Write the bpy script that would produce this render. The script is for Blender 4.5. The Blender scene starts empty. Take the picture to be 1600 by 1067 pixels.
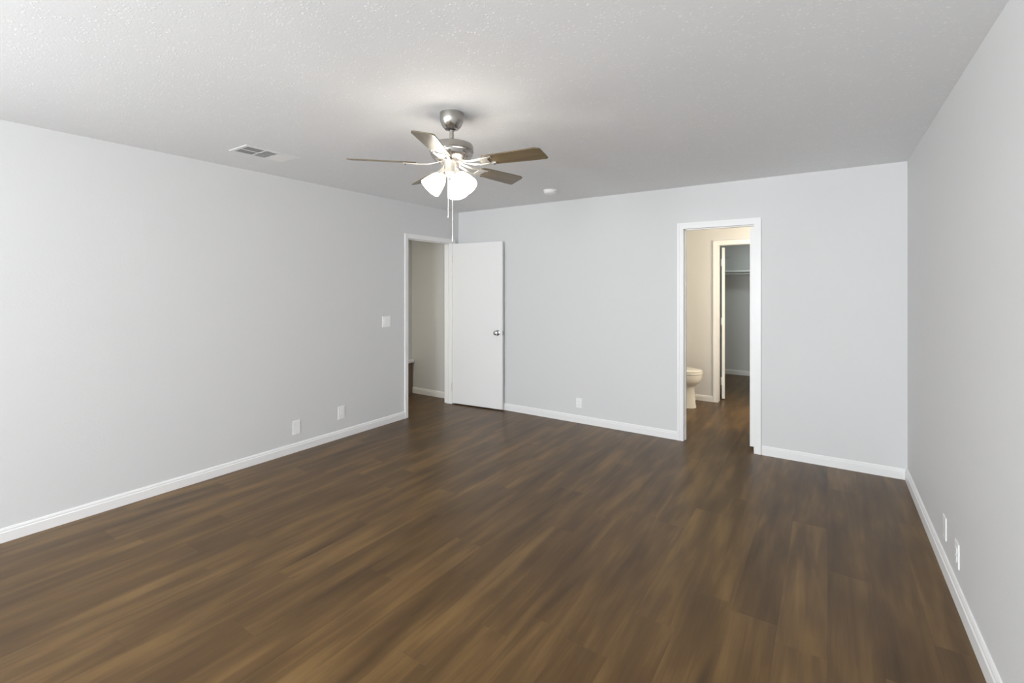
import bpy, bmesh, math
from mathutils import Vector, Matrix

# ------------------------------------------------------------------ dimensions (metres)
H = 2.44                      # ceiling height
XL, XR, YB, YR = -3.964, 0.508, 4.686, -3.50   # left, right, back, rear wall faces
WT = 0.115                    # wall thickness
CAM_H, YAW, FPX = 1.470, 0.5894, 737.5
sc = bpy.context.scene
col = sc.collection

# ------------------------------------------------------------------ camera
cam_d = bpy.data.cameras.new('camera')
cam_d.sensor_width = 36.0
cam_d.lens = FPX / 1600 * 36.0
cam_d.shift_y = -(533.5 - 449.8) / 1600
cam_d.clip_start = 0.02
cam = bpy.data.objects.new('camera', cam_d)
cam.location = (0, 0, CAM_H)
cam.rotation_euler = (math.pi / 2, 0, YAW)
col.objects.link(cam)
sc.camera = cam

# ------------------------------------------------------------------ world, lights, exposure
w = bpy.data.worlds.new('world')
sc.world = w
w.use_nodes = True
bg = w.node_tree.nodes['Background']
bg.inputs[0].default_value = (0.80, 0.90, 1.0, 1)
bg.inputs[1].default_value = 1.0
sc.view_settings.view_transform = 'Standard'
sc.view_settings.look = 'None'
sc.view_settings.gamma = 1
sc.view_settings.use_curve_mapping = False
sc.view_settings.exposure = 0.08
sc.cycles.use_denoising = True
sc.cycles.max_bounces = 12
sc.cycles.diffuse_bounces = 8
sc.cycles.sample_clamp_indirect = 4.0


ADDED_WIN = (-2.40, -1.10)                            # added unseen opening in the left wall, lights the right wall (y range)


def area(name, loc, rot, sx, sy, power, colour, spread=180):
    l = bpy.data.lights.new(name, 'AREA')
    l.shape = 'RECTANGLE'
    l.size, l.size_y = sx, sy
    l.energy = power
    l.color = colour
    l.spread = math.radians(spread)
    o = bpy.data.objects.new(name, l)
    o.location = loc
    o.rotation_euler = rot
    col.objects.link(o)
    return o


WIN = [(-2.90, -1.80), (-1.05, 0.15)]           # window openings in the rear wall (x ranges)
WZ = (0.55, 2.10)
WINPOW = (168, 165)
for i, (a, b) in enumerate(WIN):
    area('daylight_fill', ((a + b) / 2, YR - WT - 0.12, (WZ[0] + WZ[1]) / 2), (math.radians(122), 0, 0),
         b - a, WZ[1] - WZ[0], WINPOW[i], (0.91, 0.96, 1.0))  # window lamps tilted upward to add light on the ceiling

area('daylight_fill', (XL - WT - 0.12, sum(ADDED_WIN) / 2, (WZ[0] + WZ[1]) / 2), (0, math.radians(-105), 0),
     WZ[1] - WZ[0], ADDED_WIN[1] - ADDED_WIN[0], 120, (0.91, 0.96, 1.0))  # lamp added behind the side opening to brighten the right wall

# unseen bathroom lamp; the hallway and closet lamps are added fill
area('bathroom_light', (0.42, 5.65, 1.60), (0, math.radians(90), 0), 0.3, 0.6, 34, (1.0, 0.86, 0.64))
area('hall_fill', (-4.25, 2.6, 2.38), (0, 0, 0), 0.3, 0.3, 15, (1.0, 0.94, 0.74))
area('closet_fill', (-0.6, 7.6, 2.40), (0, 0, 0), 0.4, 0.4, 7, (0.86, 1.0, 0.97))


# ------------------------------------------------------------------ materials
def mat(name, colour, rough=0.5, metal=0.0, spec=0.5, bump=None, emit=None, coat=0):
    m = bpy.data.materials.new(name)
    m.use_nodes = True
    nt = m.node_tree
    p = nt.nodes['Principled BSDF']
    p.inputs['Base Color'].default_value = (*colour, 1)
    p.inputs['Roughness'].default_value = rough
    p.inputs['Metallic'].default_value = metal
    p.inputs['Specular IOR Level'].default_value = spec
    p.inputs['Coat Weight'].default_value = coat
    if emit:
        p.inputs['Emission Color'].default_value = (*emit[0], 1)
        p.inputs['Emission Strength'].default_value = emit[1]
    if bump:
        scale, strength, dist = bump
        tc = nt.nodes.new('ShaderNodeTexCoord')
        n = nt.nodes.new('ShaderNodeTexNoise')
        n.inputs['Scale'].default_value = scale
        n.inputs['Detail'].default_value = 3
        b = nt.nodes.new('ShaderNodeBump')
        b.inputs['Strength'].default_value = strength
        b.inputs['Distance'].default_value = dist
        nt.links.new(tc.outputs['Object'], n.inputs['Vector'])
        nt.links.new(n.outputs['Fac'], b.inputs['Height'])
        nt.links.new(b.outputs['Normal'], p.inputs['Normal'])
    return m


M = {}
M['wall'] = mat('wall_paint', (0.70, 0.70, 0.70), 0.6, spec=0.3, bump=(90, 0.12, 0.004))
M['trim'] = mat('white_trim_paint', (0.87, 0.865, 0.86), 0.35, spec=0.5)
M['door'] = mat('white_door_paint', (0.88, 0.875, 0.87), 0.38, spec=0.5, bump=(25, 0.03, 0.003))
M['plate'] = mat('white_plastic', (0.92, 0.92, 0.91), 0.3)
M['slot'] = mat('grey_slot', (0.42, 0.42, 0.41), 0.6)
M['nickel'] = mat('brushed_nickel', (0.42, 0.40, 0.375), 0.25, metal=1.0, bump=(160, 0.05, 0.001))
M['chrome'] = mat('chrome', (0.55, 0.55, 0.56), 0.18, metal=1.0)
M['iron'] = mat('pale_nickel', (0.80, 0.77, 0.72), 0.32, metal=0.9)
M['dark_metal'] = mat('dark_gap_metal', (0.05, 0.045, 0.04), 0.5, metal=0.6)
M['porcelain'] = mat('porcelain', (0.82, 0.79, 0.74), 0.12, coat=0.5)
M['vent'] = mat('vent_white_enamel', (0.80, 0.80, 0.79), 0.4)
M['vent_shade'] = mat('vent_duct_shade', (0.05, 0.05, 0.052), 0.7)
M['wood_dark'] = mat('brown_panel', (0.20, 0.135, 0.095), 0.5, bump=(30, 0.1, 0.003))
M['glass_shade'] = mat('frosted_lit_glass', (0.95, 0.93, 0.9), 0.4, emit=((1.0, 0.90, 0.77), 17.0))
M['chain'] = mat('pull_chain', (0.9, 0.88, 0.82), 0.35, metal=0.6)
M['closet_rod'] = mat('closet_rod_paint', (0.62, 0.64, 0.62), 0.35)

# ceiling: spray texture, bump plus glints painted into the drops
m = bpy.data.materials.new('textured_ceiling_paint')
m.use_nodes = True
nt = m.node_tree
p = nt.nodes['Principled BSDF']
p.inputs['Base Color'].default_value = (0.74, 0.738, 0.735, 1)
p.inputs['Roughness'].default_value = 0.42
p.inputs['Specular IOR Level'].default_value = 0.5
tc = nt.nodes.new('ShaderNodeTexCoord')
L = nt.links.new
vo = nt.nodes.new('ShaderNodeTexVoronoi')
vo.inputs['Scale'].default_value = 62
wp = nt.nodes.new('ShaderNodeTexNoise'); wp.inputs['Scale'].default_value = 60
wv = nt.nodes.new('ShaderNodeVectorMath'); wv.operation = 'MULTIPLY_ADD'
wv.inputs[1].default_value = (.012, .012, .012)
r1 = nt.nodes.new('ShaderNodeMapRange')          # small raised drops, also the mask for the painted glints
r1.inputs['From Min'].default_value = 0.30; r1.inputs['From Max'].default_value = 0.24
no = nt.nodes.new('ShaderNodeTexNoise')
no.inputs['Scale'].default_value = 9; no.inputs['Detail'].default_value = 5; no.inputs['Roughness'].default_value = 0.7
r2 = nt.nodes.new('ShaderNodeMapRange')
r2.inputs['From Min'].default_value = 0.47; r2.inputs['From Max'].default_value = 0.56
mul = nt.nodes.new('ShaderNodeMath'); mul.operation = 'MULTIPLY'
fine = nt.nodes.new('ShaderNodeTexNoise'); fine.inputs['Scale'].default_value = 110; fine.inputs['Detail'].default_value = 3
fm = nt.nodes.new('ShaderNodeMath'); fm.operation = 'MULTIPLY_ADD'; fm.inputs[1].default_value = 0.35
b = nt.nodes.new('ShaderNodeBump'); b.inputs['Strength'].default_value = 0.30; b.inputs['Distance'].default_value = 0.004
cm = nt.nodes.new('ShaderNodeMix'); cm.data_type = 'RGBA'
cm.inputs[6].default_value = (0.80, 0.808, 0.82, 1); cm.inputs[7].default_value = (0.98, 0.98, 0.98, 1)  # drops get a lighter colour to imitate glints
rm = nt.nodes.new('ShaderNodeMapRange'); rm.inputs['To Min'].default_value = 0.6; rm.inputs['To Max'].default_value = 0.25
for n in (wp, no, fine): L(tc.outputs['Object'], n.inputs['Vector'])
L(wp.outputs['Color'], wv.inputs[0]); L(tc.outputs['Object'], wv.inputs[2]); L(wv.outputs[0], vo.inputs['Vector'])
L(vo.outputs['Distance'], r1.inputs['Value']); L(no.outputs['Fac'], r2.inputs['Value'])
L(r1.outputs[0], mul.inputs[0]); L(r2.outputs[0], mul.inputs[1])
L(fine.outputs['Fac'], fm.inputs[0]); L(mul.outputs[0], fm.inputs[2])
L(fm.outputs[0], b.inputs['Height']); L(b.outputs['Normal'], p.inputs['Normal'])
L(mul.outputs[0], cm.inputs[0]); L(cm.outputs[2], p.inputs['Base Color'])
L(mul.outputs[0], rm.inputs['Value']); L(rm.outputs[0], p.inputs['Roughness'])
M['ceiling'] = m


# wood: planks along +y, 0.18 wide x 1.22 long, random tone per plank and stretched grain
def plank_material():
    m = bpy.data.materials.new('wood_plank_floor')
    m.use_nodes = True
    nt = m.node_tree
    L = nt.links.new
    N = nt.nodes.new
    p = nt.nodes['Principled BSDF']

    def math_(op, a, b=None, c=None):
        n = N('ShaderNodeMath'); n.operation = op
        for i, v in enumerate((a, b, c)):
            if v is None: continue
            if isinstance(v, (int, float)): n.inputs[i].default_value = v
            else: L(v, n.inputs[i])
        return n.outputs[0]
    tc = N('ShaderNodeTexCoord')
    sp = N('ShaderNodeSeparateXYZ'); L(tc.outputs['Object'], sp.inputs[0])
    u = math_('DIVIDE', sp.outputs['X'], 0.182)
    row = math_('FLOOR', u)
    w1 = N('ShaderNodeTexWhiteNoise'); w1.noise_dimensions = '1D'; L(row, w1.inputs['W'])
    v = math_('ADD', math_('DIVIDE', sp.outputs['Y'], 1.22), w1.outputs['Value'])
    cl = math_('FLOOR', v)
    idv = N('ShaderNodeCombineXYZ'); L(row, idv.inputs[0]); L(cl, idv.inputs[1])
    w2 = N('ShaderNodeTexWhiteNoise'); w2.noise_dimensions = '3D'; L(idv.outputs[0], w2.inputs['Vector'])
    # grain coordinates: shifted per plank, stretched along y
    off = N('ShaderNodeVectorMath'); off.operation = 'MULTIPLY_ADD'
    L(w2.outputs['Color'], off.inputs[0]); off.inputs[1].default_value = (13, 17, 9); L(tc.outputs['Object'], off.inputs[2])
    mp = N('ShaderNodeMapping'); mp.inputs['Scale'].default_value = (13, 1.3, 1); L(off.outputs[0], mp.inputs['Vector'])
    g1 = N('ShaderNodeTexNoise'); g1.inputs['Scale'].default_value = 1.0; g1.inputs['Detail'].default_value = 3
    g1.inputs['Distortion'].default_value = 0.6
    L(mp.outputs[0], g1.inputs['Vector'])
    mp2 = N('ShaderNodeMapping'); mp2.inputs['Scale'].default_value = (90, 3.0, 1); L(off.outputs[0], mp2.inputs['Vector'])
    g2 = N('ShaderNodeTexNoise'); g2.inputs['Scale'].default_value = 1.0; g2.inputs['Detail'].default_value = 5
    L(mp2.outputs[0], g2.inputs['Vector'])
    mp0 = N('ShaderNodeMapping'); mp0.inputs['Scale'].default_value = (9, 1.5, 1); mp0.inputs['Location'].default_value = (4.3, 2.1, 0); L(tc.outputs['Object'], mp0.inputs['Vector'])
    g0 = N('ShaderNodeTexNoise'); g0.inputs['Scale'].default_value = 1.0; g0.inputs['Detail'].default_value = 2
    L(mp0.outputs[0], g0.inputs['Vector'])
    t = math_('ADD', math_('MULTIPLY', g1.outputs['Fac'], 0.42), math_('MULTIPLY', g2.outputs['Fac'], 0.13))
    t = math_('ADD', t, math_('MULTIPLY', g0.outputs['Fac'], 0.42))
    t = math_('ADD', t, math_('MULTIPLY_ADD', w2.outputs['Value'], 0.10, 0.07))
    cr = N('ShaderNodeValToRGB')
    e = cr.color_ramp.elements
    e[0].position = 0.42; e[0].color = (0.0575, 0.0310, 0.0108, 1)
    e[1].position = 0.78; e[1].color = (0.202, 0.118, 0.041, 1)
    k = e.new(0.60); k.color = (0.108, 0.0605, 0.0215, 1)
    L(t, cr.inputs[0])
    # seams
    fu = math_('FRACT', u); fv = math_('FRACT', v)
    su = math_('MINIMUM', fu, math_('SUBTRACT', 1, fu))
    sv = math_('MINIMUM', fv, math_('SUBTRACT', 1, fv))
    seam = math_('MINIMUM', math_('MULTIPLY', su, 0.182), math_('MULTIPLY', sv, 1.22))
    sm = N('ShaderNodeMapRange'); sm.inputs['From Max'].default_value = 0.0022; L(seam, sm.inputs['Value'])
    mx = N('ShaderNodeMix'); mx.data_type = 'RGBA'; mx.inputs[0].default_value = 1
    fac = math_('MULTIPLY', math_('SUBTRACT', 1, sm.outputs[0]), 0.12)
    L(fac, mx.inputs[0]); L(cr.outputs[0], mx.inputs[6]); mx.inputs[7].default_value = (0.04, 0.025, 0.015, 1)
    L(mx.outputs[2], p.inputs['Base Color'])
    p.inputs['Roughness'].default_value = 0.36
    rr = math_('MULTIPLY_ADD', g2.outputs['Fac'], 0.12, 0.30)
    L(rr, p.inputs['Roughness'])
    p.inputs['Specular IOR Level'].default_value = 0.30
    bp = N('ShaderNodeBump'); bp.inputs['Strength'].default_value = 0.25; bp.inputs['Distance'].default_value = 0.0012
    hh = math_('ADD', math_('MULTIPLY', g2.outputs['Fac'], 0.5), sm.outputs[0])
    L(hh, bp.inputs['Height']); L(bp.outputs['Normal'], p.inputs['Normal'])
    return m


M['floor'] = plank_material()


def blade_material():
    m = bpy.data.materials.new('weathered_wood_blade')
    m.use_nodes = True
    nt = m.node_tree
    L = nt.links.new
    p = nt.nodes['Principled BSDF']
    tc = nt.nodes.new('ShaderNodeTexCoord')
    mp = nt.nodes.new('ShaderNodeMapping'); mp.inputs['Scale'].default_value = (3, 45, 45)
    n = nt.nodes.new('ShaderNodeTexNoise'); n.inputs['Detail'].default_value = 4; n.inputs['Scale'].default_value = 1
    cr = nt.nodes.new('ShaderNodeValToRGB')
    cr.color_ramp.elements[0].position = 0.3; cr.color_ramp.elements[0].color = (0.085, 0.062, 0.032, 1)
    cr.color_ramp.elements[1].position = 0.75; cr.color_ramp.elements[1].color = (0.17, 0.125, 0.065, 1)
    L(tc.outputs['Object'], mp.inputs['Vector']); L(mp.outputs[0], n.inputs['Vector'])
    L(n.outputs['Fac'], cr.inputs[0]); L(cr.outputs[0], p.inputs['Base Color'])
    p.inputs['Roughness'].default_value = 0.32
    p.inputs['Coat Weight'].default_value = 0.3
    return m


M['blade'] = blade_material()


# ------------------------------------------------------------------ mesh helpers
def box(bm, x0, x1, y0, y1, z0, z1):
    v = [bm.verts.new((x, y, z)) for x in (x0, x1) for y in (y0, y1) for z in (z0, z1)]
    for f in ((0, 1, 3, 2), (4, 6, 7, 5), (0, 4, 5, 1), (2, 3, 7, 6), (0, 2, 6, 4), (1, 5, 7, 3)):
        bm.faces.new([v[i] for i in f])
    return v


def lathe(bm, prof, n=40, mtx=None):
    """prof: list of (r, z); closed at ends when r == 0"""
    rings = []
    for r, z in prof:
        if r < 1e-6:
            rings.append([bm.verts.new((0, 0, z))])
        else:
            rings.append([bm.verts.new((r * math.cos(2 * math.pi * i / n), r * math.sin(2 * math.pi * i / n), z)) for i in range(n)])
    for a, b_ in zip(rings, rings[1:]):
        for i in range(n):
            j = (i + 1) % n
            if len(a) == 1 and len(b_) == 1: continue
            if len(a) == 1: bm.faces.new((a[0], b_[i], b_[j]))
            elif len(b_) == 1: bm.faces.new((a[i], a[j], b_[0]))
            else: bm.faces.new((a[i], a[j], b_[j], b_[i]))
    vs = [v for r in rings for v in r]
    if mtx is not None:
        bmesh.ops.transform(bm, matrix=mtx, verts=vs)
    return vs


def tube(bm, pts, r, n=10):
    pts = [Vector(p) for p in pts]
    rings = []
    for i, p_ in enumerate(pts):
        d = (pts[min(i + 1, len(pts) - 1)] - pts[max(i - 1, 0)]).normalized()
        q = d.to_track_quat('Z', 'Y')
        rad = r[i] if isinstance(r, (list, tuple)) else r
        rings.append([bm.verts.new(p_ + q @ Vector((rad * math.cos(2 * math.pi * k / n), rad * math.sin(2 * math.pi * k / n), 0))) for k in range(n)])
    for a, b_ in zip(rings, rings[1:]):
        for k in range(n):
            j = (k + 1) % n
            bm.faces.new((a[k], a[j], b_[j], b_[k]))
    bm.faces.new(rings[0][::-1]); bm.faces.new(rings[-1])


def sweep(bm, prof, a, b_, nrm):
    """extrude profile [(offset along nrm, z)] from floor point a to b"""
    a = Vector((*a, 0)); b_ = Vector((*b_, 0)); nrm = Vector((*nrm, 0))
    ra = [bm.verts.new(a + nrm * o + Vector((0, 0, z))) for o, z in prof]
    rb = [bm.verts.new(b_ + nrm * o + Vector((0, 0, z))) for o, z in prof]
    n = len(prof)
    for i in range(n):
        j = (i + 1) % n
        bm.faces.new((ra[i], ra[j], rb[j], rb[i]))
    bm.faces.new(ra[::-1]); bm.faces.new(rb)


def obj(name, bm, m, parent=None, smooth=False, bevel=0, loc=None, seg=2):
    bmesh.ops.recalc_face_normals(bm, faces=bm.faces[:])
    me = bpy.data.meshes.new(name)
    bm.to_mesh(me); bm.free()
    o = bpy.data.objects.new(name, me)
    me.materials.append(m)
    if smooth:
        for f in me.polygons: f.use_smooth = True
        e = o.modifiers.new('edge', 'EDGE_SPLIT'); e.split_angle = math.radians(38)
    if bevel:
        bv = o.modifiers.new('bevel', 'BEVEL'); bv.width = bevel; bv.segments = seg; bv.limit_method = 'ANGLE'
    col.objects.link(o)
    if parent: o.parent = parent
    if loc: o.location = loc
    return o


def struct(name, bm, m, **k):
    o = obj(name, bm, m, **k)
    o['kind'] = 'structure'
    return o


def tag(o, label, cat, group=None):
    o['label'] = label; o['category'] = cat
    if group: o['group'] = group
    return o


def thing(name, label, cat, loc=(0, 0, 0), rotz=0, group=None):
    o = bpy.data.objects.new(name, None)
    o.empty_display_size = 0.1
    col.objects.link(o)
    o.location = loc; o.rotation_euler = (0, 0, rotz)
    return tag(o, label, cat, group)


B = bmesh.new

# ------------------------------------------------------------------ room shell
X_OUT0, X_OUT1, Y_OUT1 = -5.1, 0.75, 9.0
YF = 6.50                      # bathroom far wall face
YC = 8.76                      # closet back wall face
XH = -4.86                     # hallway far wall face
YH = 4.735                     # hallway end wall face
bm = B(); box(bm, X_OUT0, X_OUT1, YR - WT, Y_OUT1, -0.12, 0.0); struct('floor', bm, M['floor'])
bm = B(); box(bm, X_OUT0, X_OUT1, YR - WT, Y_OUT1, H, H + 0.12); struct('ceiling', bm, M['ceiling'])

# doorway openings (rough)
DL0, DL1 = 3.797, 4.545        # hall doorway in left wall (y range)
DB0, DB1 = -1.150, -0.545      # bathroom doorway in back wall (x range)
DH = 2.035
# left wall with hall doorway
bm = B()
box(bm, XL - WT, XL, YR - WT, ADDED_WIN[0], 0, H)
box(bm, XL - WT, XL, ADDED_WIN[0], ADDED_WIN[1], 0, WZ[0]); box(bm, XL - WT, XL, ADDED_WIN[0], ADDED_WIN[1], WZ[1], H)
box(bm, XL - WT, XL, ADDED_WIN[1], DL0 - .018, 0, H)
box(bm, XL - WT, XL, DL0 - .018, DL1 + .018, DH + .018, H)
box(bm, XL - WT, XL, DL1 + .018, YB, 0, H)
struct('wall_left', bm, M['wall'])
# back wall with bathroom doorway; hall end wall is a separate plane
bm = B()
box(bm, XL - WT, DB0 - .018, YB, YB + WT, 0, H)
box(bm, DB0 - .018, DB1 + .018, YB, YB + WT, DH + .018, H)
box(bm, DB1 + .018, XR, YB, YB + WT, 0, H)
struct('wall_back', bm, M['wall'])
bm = B(); box(bm, XR, XR + WT, YR - WT, YC + .24, 0, H); struct('wall_right', bm, M['wall'])
# rear wall with two window openings
bm = B()
xs = [XL, WIN[0][0], WIN[0][1], WIN[1][0], WIN[1][1], XR]
box(bm, xs[0], xs[1], YR - WT, YR, 0, H); box(bm, xs[2], xs[3], YR - WT, YR, 0, H); box(bm, xs[4], xs[5], YR - WT, YR, 0, H)
for a, b_ in WIN:
    box(bm, a, b_, YR - WT, YR, 0, WZ[0]); box(bm, a, b_, YR - WT, YR, WZ[1], H)
struct('wall_rear', bm, M['wall'])
for i, (a, b_) in enumerate(WIN):
    bm = B()
    y0, y1 = YR - WT, YR - WT + .05
    for x0, x1, z0, z1 in ((a, a + .045, *WZ), (b_ - .045, b_, *WZ), (a, b_, WZ[0], WZ[0] + .045), (a, b_, WZ[1] - .045, WZ[1]),
                           (a, b_, 1.30, 1.34)):
        box(bm, x0, x1, y0, y1, z0, z1)
    struct('window_%d' % (i + 1), bm, M['trim'], bevel=.003)

bm = B()
for y0, y1, z0, z1 in ((ADDED_WIN[0], ADDED_WIN[0] + .045, *WZ), (ADDED_WIN[1] - .045, ADDED_WIN[1], *WZ), (*ADDED_WIN, WZ[0], WZ[0] + .045),
                       (*ADDED_WIN, WZ[1] - .045, WZ[1]), (*ADDED_WIN, 1.30, 1.34)):
    box(bm, XL - WT, XL - WT + .05, y0, y1, z0, z1)
struct('window_3', bm, M['trim'])  # frame of the unseen window added to brighten the right wall

# hallway shell
bm = B(); box(bm, XH - WT, XL - WT, YH, YH + WT, 0, H); struct('wall_hall_end', bm, M['wall'])
bm = B(); box(bm, XH - WT, XH, 1.2, YH, 0, H); struct('wall_hall_side', bm, M['wall'])
bm = B(); box(bm, XH - WT, XL - WT, 1.2 - WT, 1.2, 0, H); struct('wall_hall_near', bm, M['wall'])
# bathroom shell
XBL = -2.03
bm = B(); box(bm, XBL - WT, XBL, YB + WT, YF, 0, H); struct('wall_bathroom_left', bm, M['wall'])
CL0, CL1, CH = -1.168, -0.46, 2.018
bm = B()
box(bm, XBL - WT, CL0 - .016, YF, YF + WT, 0, H)
box(bm, CL0 - .016, CL1 + .016, YF, YF + WT, CH + .016, H)
box(bm, CL1 + .016, XR, YF, YF + WT, 0, H)
struct('wall_bathroom_far', bm, M['wall'])
# closet shell
bm = B(); box(bm, XBL - WT, XBL, YF + WT, YC, 0, H); struct('wall_closet_left', bm, M['wall'])
bm = B(); box(bm, XBL - WT, XR, YC, YC + WT, 0, H); struct('wall_closet_back', bm, M['wall'])


# ------------------------------------------------------------------ baseboards
def base(name, segs, h=.082, t=.013):
    prof = [(0, 0.0005), (t, 0.0005), (t, h * .70), (t * .72, h * .76), (t * .72, h * .86), (t * .40, h * .97), (0, h)]
    bm = B()
    for a, b_, n in segs: sweep(bm, prof, a, b_, n)
    return struct(name, bm, M['trim'])


base('baseboard_left', [((XL, YR), (XL, 3.748), (1, 0)), ((XL, 4.604), (XL, YB), (1, 0))])
base('baseboard_back', [((XL, YB), (-1.205, YB), (0, -1)), ((-0.482, YB), (XR, YB), (0, -1))])
base('baseboard_right', [((XR, YR), (XR, YB), (-1, 0))], h=.093, t=.016)
base('baseboard_rear', [((XL, YR), (XR, YR), (0, 1))])
base('baseboard_hall_end', [((XH, YH), (XL - WT, YH), (0, -1))])
base('baseboard_bathroom', [((XBL, YF), (CL0 - .057, YF), (0, -1))], h=.075)
base('baseboard_closet', [((XBL, YC), (XR, YC), (0, -1))], h=.08)


# ------------------------------------------------------------------ door casings and jambs (trim)
def casing_x(bm, x0, x1, ztop, y, wdt, sgn, t=.016):
    """flat casing round an opening in a wall that faces sgn*y"""
    o_ = wdt * .38   # thicker outer band
    ys = sorted((y, y + sgn * t * .65)); yo = sorted((y, y + sgn * t))
    for a, b_ in ((x0 - wdt + o_, x0), (x1, x1 + wdt - o_)): box(bm, a, b_, *ys, .0005, ztop)
    box(bm, x0 - wdt + o_, x1 + wdt - o_, *ys, ztop, ztop + wdt - o_)
    for a, b_ in ((x0 - wdt, x0 - wdt + o_), (x1 + wdt - o_, x1 + wdt)): box(bm, a, b_, *yo, .0005, ztop + wdt - o_)
    box(bm, x0 - wdt, x1 + wdt, *yo, ztop + wdt - o_, ztop + wdt)


# bathroom doorway
bm = B()
casing_x(bm, DB0, DB1, DH, YB, .057, -1)
struct('trim_1', bm, M['trim'])
bm = B()
for a, b_, z0, z1 in ((DB0 - .018, DB0, 0, DH), (DB1, DB1 + .018, 0, DH), (DB0 - .018, DB1 + .018, DH, DH + .018)):
    box(bm, a, b_, YB - .001, YB + WT + .001, z0, z1)
box(bm, DB0, DB0 + .010, YB + .035, YB + .070, 0, DH)       # stops
box(bm, DB0, DB1, YB + .035, YB + .070, DH - .010, DH)
struct('trim_2', bm, M['trim'], bevel=.0015)
# hall doorway: casing on the bedroom face of the left wall
bm = B()
wd, t = .050, .016
for y0, y1 in ((DL0 - wd + .019, DL0), (DL1, DL1 + .040)): box(bm, XL, XL + t * .65, y0, y1, .0005, DH)
box(bm, XL, XL + t * .65, DL0 - wd + .019, DL1 + .040, DH, DH + wd - .019)
for y0, y1 in ((DL0 - wd, DL0 - wd + .019), (DL1 + .040, DL1 + .059)): box(bm, XL, XL + t, y0, y1, .0005, DH + wd - .019)
box(bm, XL, XL + t, DL0 - wd, DL1 + .059, DH + wd - .019, DH + wd)
struct('trim_3', bm, M['trim'])
bm = B()
for y0, y1, z0, z1 in ((DL0 - .018, DL0, 0, DH), (DL1, DL1 + .018, 0, DH), (DL0 - .018, DL1 + .018, DH, DH + .018)):
    box(bm, XL - WT - .001, XL + .001, y0, y1, z0, z1)
box(bm, XL - .07, XL - .04, DL1 - .010, DL1, 0, DH)
box(bm, XL - .07, XL - .04, DL0, DL1, DH - .010, DH)
struct('trim_4', bm, M['trim'], bevel=.0015)
# closet doorway in the bathroom far wall
bm = B()
casing_x(bm, CL0, CL1, CH, YF, .057, -1)
for a, b_, z0, z1 in ((CL0 - .016, CL0, 0, CH), (CL1, CL1 + .016, 0, CH), (CL0 - .016, CL1 + .016, CH, CH + .016)):
    box(bm, a, b_, YF - .001, YF + WT + .001, z0, z1)
struct('trim_5', bm, M['trim'], bevel=.0015)
# brown panelled ledge with white cap low on the hallway side wall
bm = B(); box(bm, XH, XH + .03, 1.2, YH - .02, 0.001, .425)
dado = struct('trim_6', bm, M['wood_dark'])
bm = B(); box(bm, XH, XH + .065, 1.2, YH - .014, .430, .470)
struct('trim_7', bm, M['trim'], bevel=.006)


# ------------------------------------------------------------------ doors
def knob_bm(sign):
    b_ = B()
    lathe(b_, [(0, 0), (.033, 0), (.033, .006), (.022, .011), (.012, .014), (.011, .030), (.020, .036), (.027, .045), (.028, .054), (.024, .063), (.012, .068), (0, .069)], 32,
          Matrix.Rotation(math.radians(90 * sign), 4, 'X'))
    return b_


# bedroom door: hinge at (XL, DL1), slab lies nearly against the back wall
hx, hy = XL + .012, 4.548
ex, ey = -3.229, 4.618
ang = math.atan2(ey - hy, ex - hx)
Ld = math.hypot(ex - hx, ey - hy)
d1 = bpy.data.objects.new('door_1', None); col.objects.link(d1)
d1.location = (hx, hy, 0); d1.rotation_euler = (0, 0, ang); d1['kind'] = 'structure'
d1['label'] = 'white flush bedroom door standing open against the back wall'
bm = B(); box(bm, 0, Ld, 0, .035, .014, 2.028)
obj('door_slab', bm, M['door'], d1, bevel=.003)
kb = obj('door_knob', knob_bm(1), M['chrome'], d1, smooth=True, loc=(Ld - .062, 0, .933))
kb['label'] = 'round chrome door knob'
kb2 = obj('door_knob', knob_bm(-1), M['chrome'], d1, smooth=True, loc=(Ld - .062, .035, .933))
kb2.scale = (.6, .42, .6)
bm = B(); box(bm, Ld - .0005, Ld + .0012, .006, .029, .905, .962); box(bm, Ld, Ld + .007, .011, .023, .925, .942)
obj('latch_plate', bm, M['chrome'], d1)
for z in (.22, 1.03, 1.84):
    bm = B(); tube(bm, [(-.004, -.004, z - .045), (-.004, -.004, z + .045)], .006, 12)
    obj('hinge', bm, M['iron'], d1, smooth=True)

# bathroom door: swung into the bathroom, only its hinge edge shows
d2 = bpy.data.objects.new('door_2', None); col.objects.link(d2)
d2.location = (DB1 - .008, YB + WT - .025, 0); d2['kind'] = 'structure'
d2['label'] = 'white bathroom door opened inwards, seen edge on inside the frame'
bm = B(); box(bm, -.036, 0, 0, .60, .030, 2.022)
obj('door_slab', bm, M['door'], d2, bevel=.0015)

# closet door: swung into the closet
d3 = bpy.data.objects.new('door_3', None); col.objects.link(d3)
d3.location = (-1.122, 6.705, 0); d3.rotation_euler = (0, 0, math.radians(13)); d3['kind'] = 'structure'
d3['label'] = 'white closet door opened into the closet, seen edge on'
bm = B(); box(bm, -.036, 0, 0, .68, .014, 2.0)
obj('door_slab', bm, M['door'], d3, bevel=.0015)
for z in (.25, 1.03, 1.80):
    bm = B()
    box(bm, -.042, -.030, -.092, .012, z - .045, z + .045)
    tube(bm, [(-.043, -.03, z - .047), (-.043, -.03, z + .047)], .008, 10)
    obj('hinge', bm, M['trim'], d3)


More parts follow.
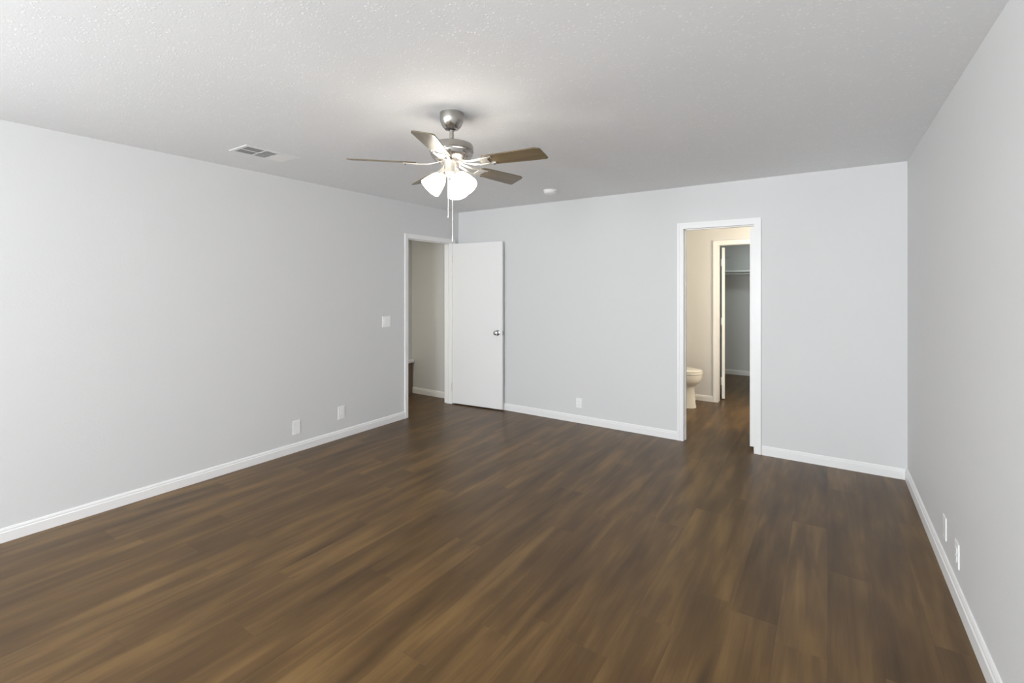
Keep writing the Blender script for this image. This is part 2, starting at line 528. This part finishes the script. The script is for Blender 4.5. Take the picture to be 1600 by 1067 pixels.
# ------------------------------------------------------------------ wall plates
def plate(name, label, cat, w_, h_, kind, group=None):
    """local frame: plate lies in the x-z plane, front faces -y"""
    t_ = thing(name, label, cat, group=group)
    bm = B(); box(bm, -w_ / 2, w_ / 2, -.006, 0, -h_ / 2, h_ / 2)
    obj('cover_plate', bm, M['plate'], t_, bevel=.003)
    if kind == 'duplex':
        for s in (-1, 1):
            bm = B()
            box(bm, -.0165, .0165, -.0085, -.001, s * .0195 - .0145, s * .0195 + .0145)
            r_ = obj('receptacle', bm, M['plate'], t_, bevel=.004, seg=3)
            bm = B()
            box(bm, -.0075, -.0055, -.0089, -.0084, s * .0195 - .002, s * .0195 + .007)
            box(bm, .0055, .0075, -.0089, -.0084, s * .0195 - .002, s * .0195 + .007)
            box(bm, -.0022, .0022, -.0089, -.0084, s * .0195 - .010, s * .0195 - .006)
            obj('slot', bm, M['slot'], r_)
        bm = B(); lathe(bm, [(0, -.0012), (.003, -.0008), (.0034, 0)], 12, Matrix.Translation((0, -.006, 0)) @ Matrix.Rotation(math.radians(-90), 4, 'X'))
        obj('screw', bm, M['plate'], t_)
    elif kind == 'blank':
        for s in (-1, 1):
            bm = B(); lathe(bm, [(0, .0012), (.003, .0008), (.0034, 0)], 12, Matrix.Translation((0, -.006, s * h_ * .36)) @ Matrix.Rotation(math.radians(90), 4, 'X'))
            obj('screw', bm, M['plate'], t_)
    elif kind == 'switch':
        for s in (-1, 1):
            bm = B()
            v = box(bm, s * .023 - .0165, s * .023 + .0165, -.0085, -.001, -.033, .033)
            for q in v:
                if q.co.y < -.005 and q.co.z > 0: q.co.y -= .003
            obj('rocker', bm, M['plate'], t_, bevel=.0015)
    return t_


def put(t_, loc, rz):
    t_.location = loc; t_.rotation_euler = (0, 0, rz)


LW, BW, RW = math.pi / 2, 0, -math.pi / 2     # plate faces +x, -y, -x
put(plate('light_switch', 'white two-rocker light switch plate beside the open hall doorway', 'light switch', .114, .118, 'switch'), (XL, 3.484, 1.106), LW)
put(plate('wall_outlet', 'white wall plate low on left wall, nearer the hall doorway', 'outlet', .078, .128, 'duplex'), (XL, 2.915, .248), LW)
put(plate('wall_outlet', 'white wall plate low on left wall, farther from the hall doorway and slightly lower', 'outlet', .072, .124, 'blank'), (XL, 2.446, .219), LW)
put(plate('wall_outlet', 'white outlet low on back wall between open door and bathroom doorway', 'outlet', .068, .108, 'duplex'), (-2.254, YB, .216), BW)
put(plate('wall_outlet', 'white flush plate low on right wall, nearer the back corner', 'outlet', .075, .118, 'blank'), (XR, 3.285, .228), RW)
o5 = plate('wall_outlet', 'white outlet low on right wall, the one nearer the viewer', 'outlet', .075, .118, 'duplex')
put(o5, (XR, 3.000, .222), RW)


# ------------------------------------------------------------------ ceiling register
vx0, vx1, vy0, vy1 = -3.508, -3.272, 1.655, 2.050
vt = thing('air_vent', 'white rectangular air register on the ceiling near the left wall', 'air vent', ((vx0 + vx1) / 2, (vy0 + vy1) / 2, H))
hw, hl = (vx1 - vx0) / 2, (vy1 - vy0) / 2
bm = B()
fr = .026
box(bm, -hw, hw, -hl, -hl + fr, -.0045, 0); box(bm, -hw, hw, hl - fr, hl, -.0045, 0)
box(bm, -hw, -hw + fr, -hl + fr, hl - fr, -.0045, 0); box(bm, hw - fr, hw, -hl + fr, hl - fr, -.0045, 0)
L1 = -hl + fr + (2 * hl - 2 * fr) * .36
L2 = -hl + fr + (2 * hl - 2 * fr) * .64
box(bm, -hw + fr, hw - fr, L1 - .004, L1 + .004, -.0045, -.001)
box(bm, -hw + fr, hw - fr, L2 - .004, L2 + .004, -.0045, -.001)
box(bm, -.004, .004, -hl + fr, L1, -.0045, -.001)
obj('vent_frame', bm, M['vent'], vt, bevel=.002)
bm = B(); box(bm, -hw + fr, hw - fr, -hl + fr, hl - fr, -.0012, -.0002)
obj('vent_throat_shade', bm, M['vent_shade'], vt)  # flat dark sheet, the shade inside the duct is in its colour


def louvre_bank(x0, x1, y0, y1, along, n, tilt, hb):
    bm = B()
    for i in range(n):
        f_ = (i + .5) / n
        if along == 'x':
            c_ = Vector(((x0 + x1) / 2, y0 + (y1 - y0) * f_, -.0032)); ln = x1 - x0
            m_ = Matrix.Translation(c_) @ Matrix.Rotation(tilt, 4, 'X')
            vs = box(bm, -ln / 2, ln / 2, -hb, hb, -.0003, .0003)
        else:
            c_ = Vector((x0 + (x1 - x0) * f_, (y0 + y1) / 2, -.0032)); ln = y1 - y0
            m_ = Matrix.Translation(c_) @ Matrix.Rotation(tilt, 4, 'Y')
            vs = box(bm, -hb, hb, -ln / 2, ln / 2, -.0004, .0004)
        bmesh.ops.transform(bm, matrix=m_, verts=vs)
    obj('louvre_bank', bm, M['vent'], vt)


louvre_bank(-hw + fr, -.004, -hl + fr, L1 - .004, 'y', 5, math.radians(90), .0008)
louvre_bank(.004, hw - fr, -hl + fr, L1 - .004, 'y', 5, math.radians(90), .0008)
louvre_bank(-hw + fr, hw - fr, L1 + .004, L2 - .004, 'y', 14, math.radians(60), .0014)
louvre_bank(-hw + fr, hw - fr, L2 + .004, hl - fr, 'x', 13, math.radians(-12), .0055)

# ------------------------------------------------------------------ smoke detector
sd = thing('smoke_detector', 'small round white smoke detector on the ceiling right of the fan', 'smoke detector', (-2.288, 4.103, H))
bm = B(); lathe(bm, [(0, 0), (.066, 0), (.066, -.008), (.060, -.010)], 40); obj('mounting_base', bm, M['plate'], sd, smooth=True)
bm = B(); lathe(bm, [(.060, -.008), (.061, -.024), (.052, -.034), (.030, -.037), (0, -.0375)], 40); obj('sensor_cover', bm, M['plate'], sd, smooth=True)

# ------------------------------------------------------------------ ceiling fan
FX, FY = -1.740, 1.998
fan = thing('ceiling_fan', 'brushed nickel five-blade ceiling fan with lit frosted glass shades', 'ceiling fan', (FX, FY, H), 0)
bm = B(); lathe(bm, [(0, 0), (.066, 0), (.066, -.030), (.063, -.048), (.052, -.072), (.038, -.088), (.024, -.090), (.020, -.084)], 48)
obj('canopy', bm, M['nickel'], fan, smooth=True)
bm = B(); lathe(bm, [(.022, -.080), (.022, -.086), (0.0125, -.087)], 32); obj('canopy_collar', bm, M['dark_metal'], fan, smooth=True)
bm = B(); lathe(bm, [(.0125, -.07), (.0125, -.150), (.019, -.152), (.019, -.172), (.012, -.175)], 32); obj('downrod', bm, M['nickel'], fan, smooth=True)
bm = B()
lathe(bm, [(.012, -.160), (.045, -.163), (.095, -.168), (.116, -.176), (.120, -.186), (.120, -.204), (.1205, -.206), (.1205, -.210)], 56)
obj('motor_cap', bm, M['nickel'], fan, smooth=True)
bm = B()
lathe(bm, [(.110, -.209), (.1215, -.2115), (.1215, -.216), (.117, -.219), (.116, -.232), (.108, -.246), (.092, -.262), (.080, -.268), (.050, -.270), (.0, -.270)], 56)
obj('motor_housing', bm, M['nickel'], fan, smooth=True)
bm = B()
lathe(bm, [(0, -.266), (.064, -.268), (.064, -.276), (.040, -.280), (.042, -.284), (.042, -.330), (.044, -.334), (.038, -.348), (.020, -.356), (0, -.358)], 40)
obj('light_fitter', bm, M['iron'], fan, smooth=True)

ZB = -.283      # blade plane below the ceiling
PITCH = math.radians(-13)
for k in range(5):
    az = math.radians(9 + 72 * k)
    R = Matrix.Rotation(az, 4, 'Z') @ Matrix.Translation((0, 0, ZB)) @ Matrix.Rotation(PITCH, 4, 'X')
    # blade outline: root narrow and cut square, tip with clipped corner
    bm = B()
    out = [(.205, -.044), (.235, -.050), (.515, -.061), (.537, -.052), (.545, -.036), (.553, .052), (.545, .061), (.500, .061), (.235, .050), (.205, .044), (.195, .020), (.195, -.020)]
    top = [bm.verts.new((x, y, .003)) for x, y in out]
    bot = [bm.verts.new((x, y, -.003)) for x, y in out]
    bm.faces.new(top); bm.faces.new(bot[::-1])
    for i in range(len(out)):
        j = (i + 1) % len(out)
        bm.faces.new((bot[i], bot[j], top[j], top[i]))
    bl = obj('fan_blade', bm, M['blade'], fan, bevel=.0012)
    bl.matrix_local = R
    # blade iron: two-prong bracket under the blade, rising to the motor
    bm = B()
    for s in (-1, 1):
        pts = [(.060, s * .012, .014), (.095, s * .016, .004), (.130, s * .020, -.004), (.180, s * .030, -.007), (.262, s * .034, -.006)]
        prev = None
        for x, y, z in pts:
            q = [bm.verts.new((x, y + dy, z + dz)) for dy, dz in ((-.008, -.0025), (.008, -.0025), (.008, .0025), (-.008, .0025))]
            if prev:
                for i in range(4):
                    j = (i + 1) % 4
                    bm.faces.new((prev[i], prev[j], q[j], q[i]))
            else: bm.faces.new(q)
            prev = q
        bm.faces.new(prev[::-1])
    box(bm, .186, .235, -.030, .030, -.0085, -.0038)
    ir = obj('blade_iron', bm, M['iron'], bl, bevel=.001)
    for s in (-1, 1):
        bm = B(); lathe(bm, [(0, -.0115), (.005, -.0105), (.006, -.0085)], 12, Matrix.Translation((.252, s * .034, 0)))
        obj('screw', bm, M['dark_metal'], ir)

# light kit: three frosted glass shades tilted outwards
cam_az = math.atan2(-FY, -FX)
SH_AZ = [cam_az + math.radians(42), cam_az + math.radians(162), cam_az + math.radians(-78)]
TILT = math.radians(42)
for a in SH_AZ:
    root = Matrix.Rotation(a, 4, 'Z') @ Matrix.Translation((.030, 0, -.322))
    ax = Matrix.Rotation(a, 4, 'Z') @ Matrix.Translation((.053, 0, -.349)) @ Matrix.Rotation(math.pi - TILT, 4, 'Y')
    bm = B(); tube(bm, [(.026, 0, -.318), (.044, 0, -.318), (.055, 0, -.332), (.059, 0, -.349)], .0085, 14)
    arm = obj('lamp_arm', bm, M['iron'], fan, smooth=True); arm.matrix_local = Matrix.Rotation(a, 4, 'Z')
    bm = B(); lathe(bm, [(0, -.012), (.018, -.010), (.024, 0), (.026, .018), (.022, .020)], 28)
    so = obj('lamp_socket', bm, M['iron'], fan, smooth=True); so.matrix_local = ax
    bm = B()
    lathe(bm, [(.021, .008), (.033, .012), (.040, .022), (.048, .045), (.055, .070), (.0595, .094), (.060, .103), (.057, .103), (.0565, .094), (.052, .070), (.045, .045), (.037, .024), (.020, .012)], 40)
    sh = obj('lamp_shade', bm, M['glass_shade'], fan, smooth=True); sh.matrix_local = ax
    bm = B()
    lathe(bm, [(0, .020), (.010, .022), (.014, .040), (.024, .062), (.026, .074), (.019, .088), (0, .094)], 24)
    bu = obj('light_bulb', bm, M['glass_shade'], sh, smooth=True)

rt = Vector((math.cos(YAW), math.sin(YAW), 0))     # to the viewer's right
for s, z1, fob in ((-.014, -.500 - .075, False), (.010, -.690, True)):
    o_ = rt * s + Vector((math.sin(YAW), -math.cos(YAW), 0)) * .040
    bm = B(); tube(bm, [(o_.x, o_.y, -.330), (o_.x, o_.y, z1)], .0013, 8)
    ch = obj('pull_chain', bm, M['chain'], fan, smooth=True)
    bm = B(); lathe(bm, [(0, z1 + .004), (.003, z1), (.0042, z1 - .018), (.003, z1 - .026), (0, z1 - .028)] if fob else [(0, z1 + .002), (.0028, z1 - .004), (.0028, z1 - .010), (0, z1 - .014)], 14, Matrix.Translation((o_.x, o_.y, 0)))
    obj('chain_fob', bm, M['chain'], ch, smooth=True)

# ------------------------------------------------------------------ toilet (faces +x, tank against the left bathroom wall)
TY = 6.07
to = thing('toilet', 'white toilet with closed lid half hidden behind the bathroom door frame', 'toilet', (-1.66, TY, 0))


def loft(bm, secs, n=40, power=2.3):
    rings = []
    for z, xf, xb, hwid in secs:
        cx_, a_ = (xf + xb) / 2, (xf - xb) / 2
        ring = []
        for i in range(n):
            t_ = 2 * math.pi * i / n
            c_, s_ = math.cos(t_), math.sin(t_)
            pw = 2 / power if c_ < 0 else 1.0
            ring.append(bm.verts.new((cx_ + a_ * math.copysign(abs(c_) ** pw, c_) + 1.66, hwid * math.copysign(abs(s_) ** (2 / power), s_), z)))
        rings.append(ring)
    for a, b_ in zip(rings, rings[1:]):
        for i in range(n):
            j = (i + 1) % n
            bm.faces.new((a[i], a[j], b_[j], b_[i]))
    bm.faces.new(rings[0][::-1]); bm.faces.new(rings[-1])


bm = B()
loft(bm, [(.0, -1.340, -1.82, .120), (.02, -1.342, -1.82, .118), (.06, -1.350, -1.82, .110), (.16, -1.357, -1.82, .106), (.235, -1.360, -1.82, .112),
          (.275, -1.342, -1.83, .140), (.305, -1.305, -1.84, .165), (.335, -1.284, -1.85, .180), (.370, -1.272, -1.86, .188), (.415, -1.268, -1.86, .189)])
obj('toilet_bowl', bm, M['porcelain'], to, smooth=True)
bm = B(); loft(bm, [(.417, -1.272, -1.80, .186), (.420, -1.266, -1.80, .190), (.436, -1.266, -1.80, .190), (.440, -1.272, -1.80, .186)])
obj('toilet_seat', bm, M['porcelain'], to, smooth=True)
bm = B(); loft(bm, [(.443, -1.275, -1.81, .184), (.446, -1.270, -1.81, .188), (.458, -1.270, -1.81, .188), (.466, -1.290, -1.81, .172), (.469, -1.34, -1.79, .13)])
obj('toilet_lid', bm, M['porcelain'], to, smooth=True)
bm = B(); box(bm, -.365, -.175, -.22, .22, .40, .74); obj('tank', bm, M['porcelain'], to, bevel=.025, seg=4)
bm = B(); box(bm, -.368, -.165, -.23, .23, .741, .775); obj('tank_lid', bm, M['porcelain'], to, bevel=.010, seg=3)
bm = B(); box(bm, -.176, -.160, -.18, -.10, .675, .690); obj('flush_lever', bm, M['chrome'], to, bevel=.003)

# ------------------------------------------------------------------ closet fittings
cs = thing('closet_shelf', 'painted closet shelf across the back of the closet', 'shelf', (0, YC, 1.73))
bm = B(); box(bm, XBL, XR, -.34, 0, .0, .030); obj('shelf_board', bm, M['trim'], cs, bevel=.002)
bm = B(); box(bm, XBL, XR, -.018, 0, -.125, 0); obj('shelf_cleat', bm, M['wall'], cs)
bm = B(); tube(bm, [(XBL, YC - .30, 1.700), (XR, YC - .30, 1.700)], .0155, 20)
tag(obj('closet_rod', bm, M['closet_rod'], smooth=True), 'pale round hanging rod just below the closet shelf', 'clothes rod')
bm = B(); lathe(bm, [(0, .028), (.010, .024), (.012, .016), (.006, .010), (.006, 0), (.016, 0), (0, 0)], 20, Matrix.Rotation(math.radians(90), 4, 'X'))
hk = obj('wall_hook', bm, M['plate'], smooth=True, loc=(-1.419, YC, 1.993))
tag(hk, 'tiny round white knob on the closet back wall above the shelf', 'wall knob')
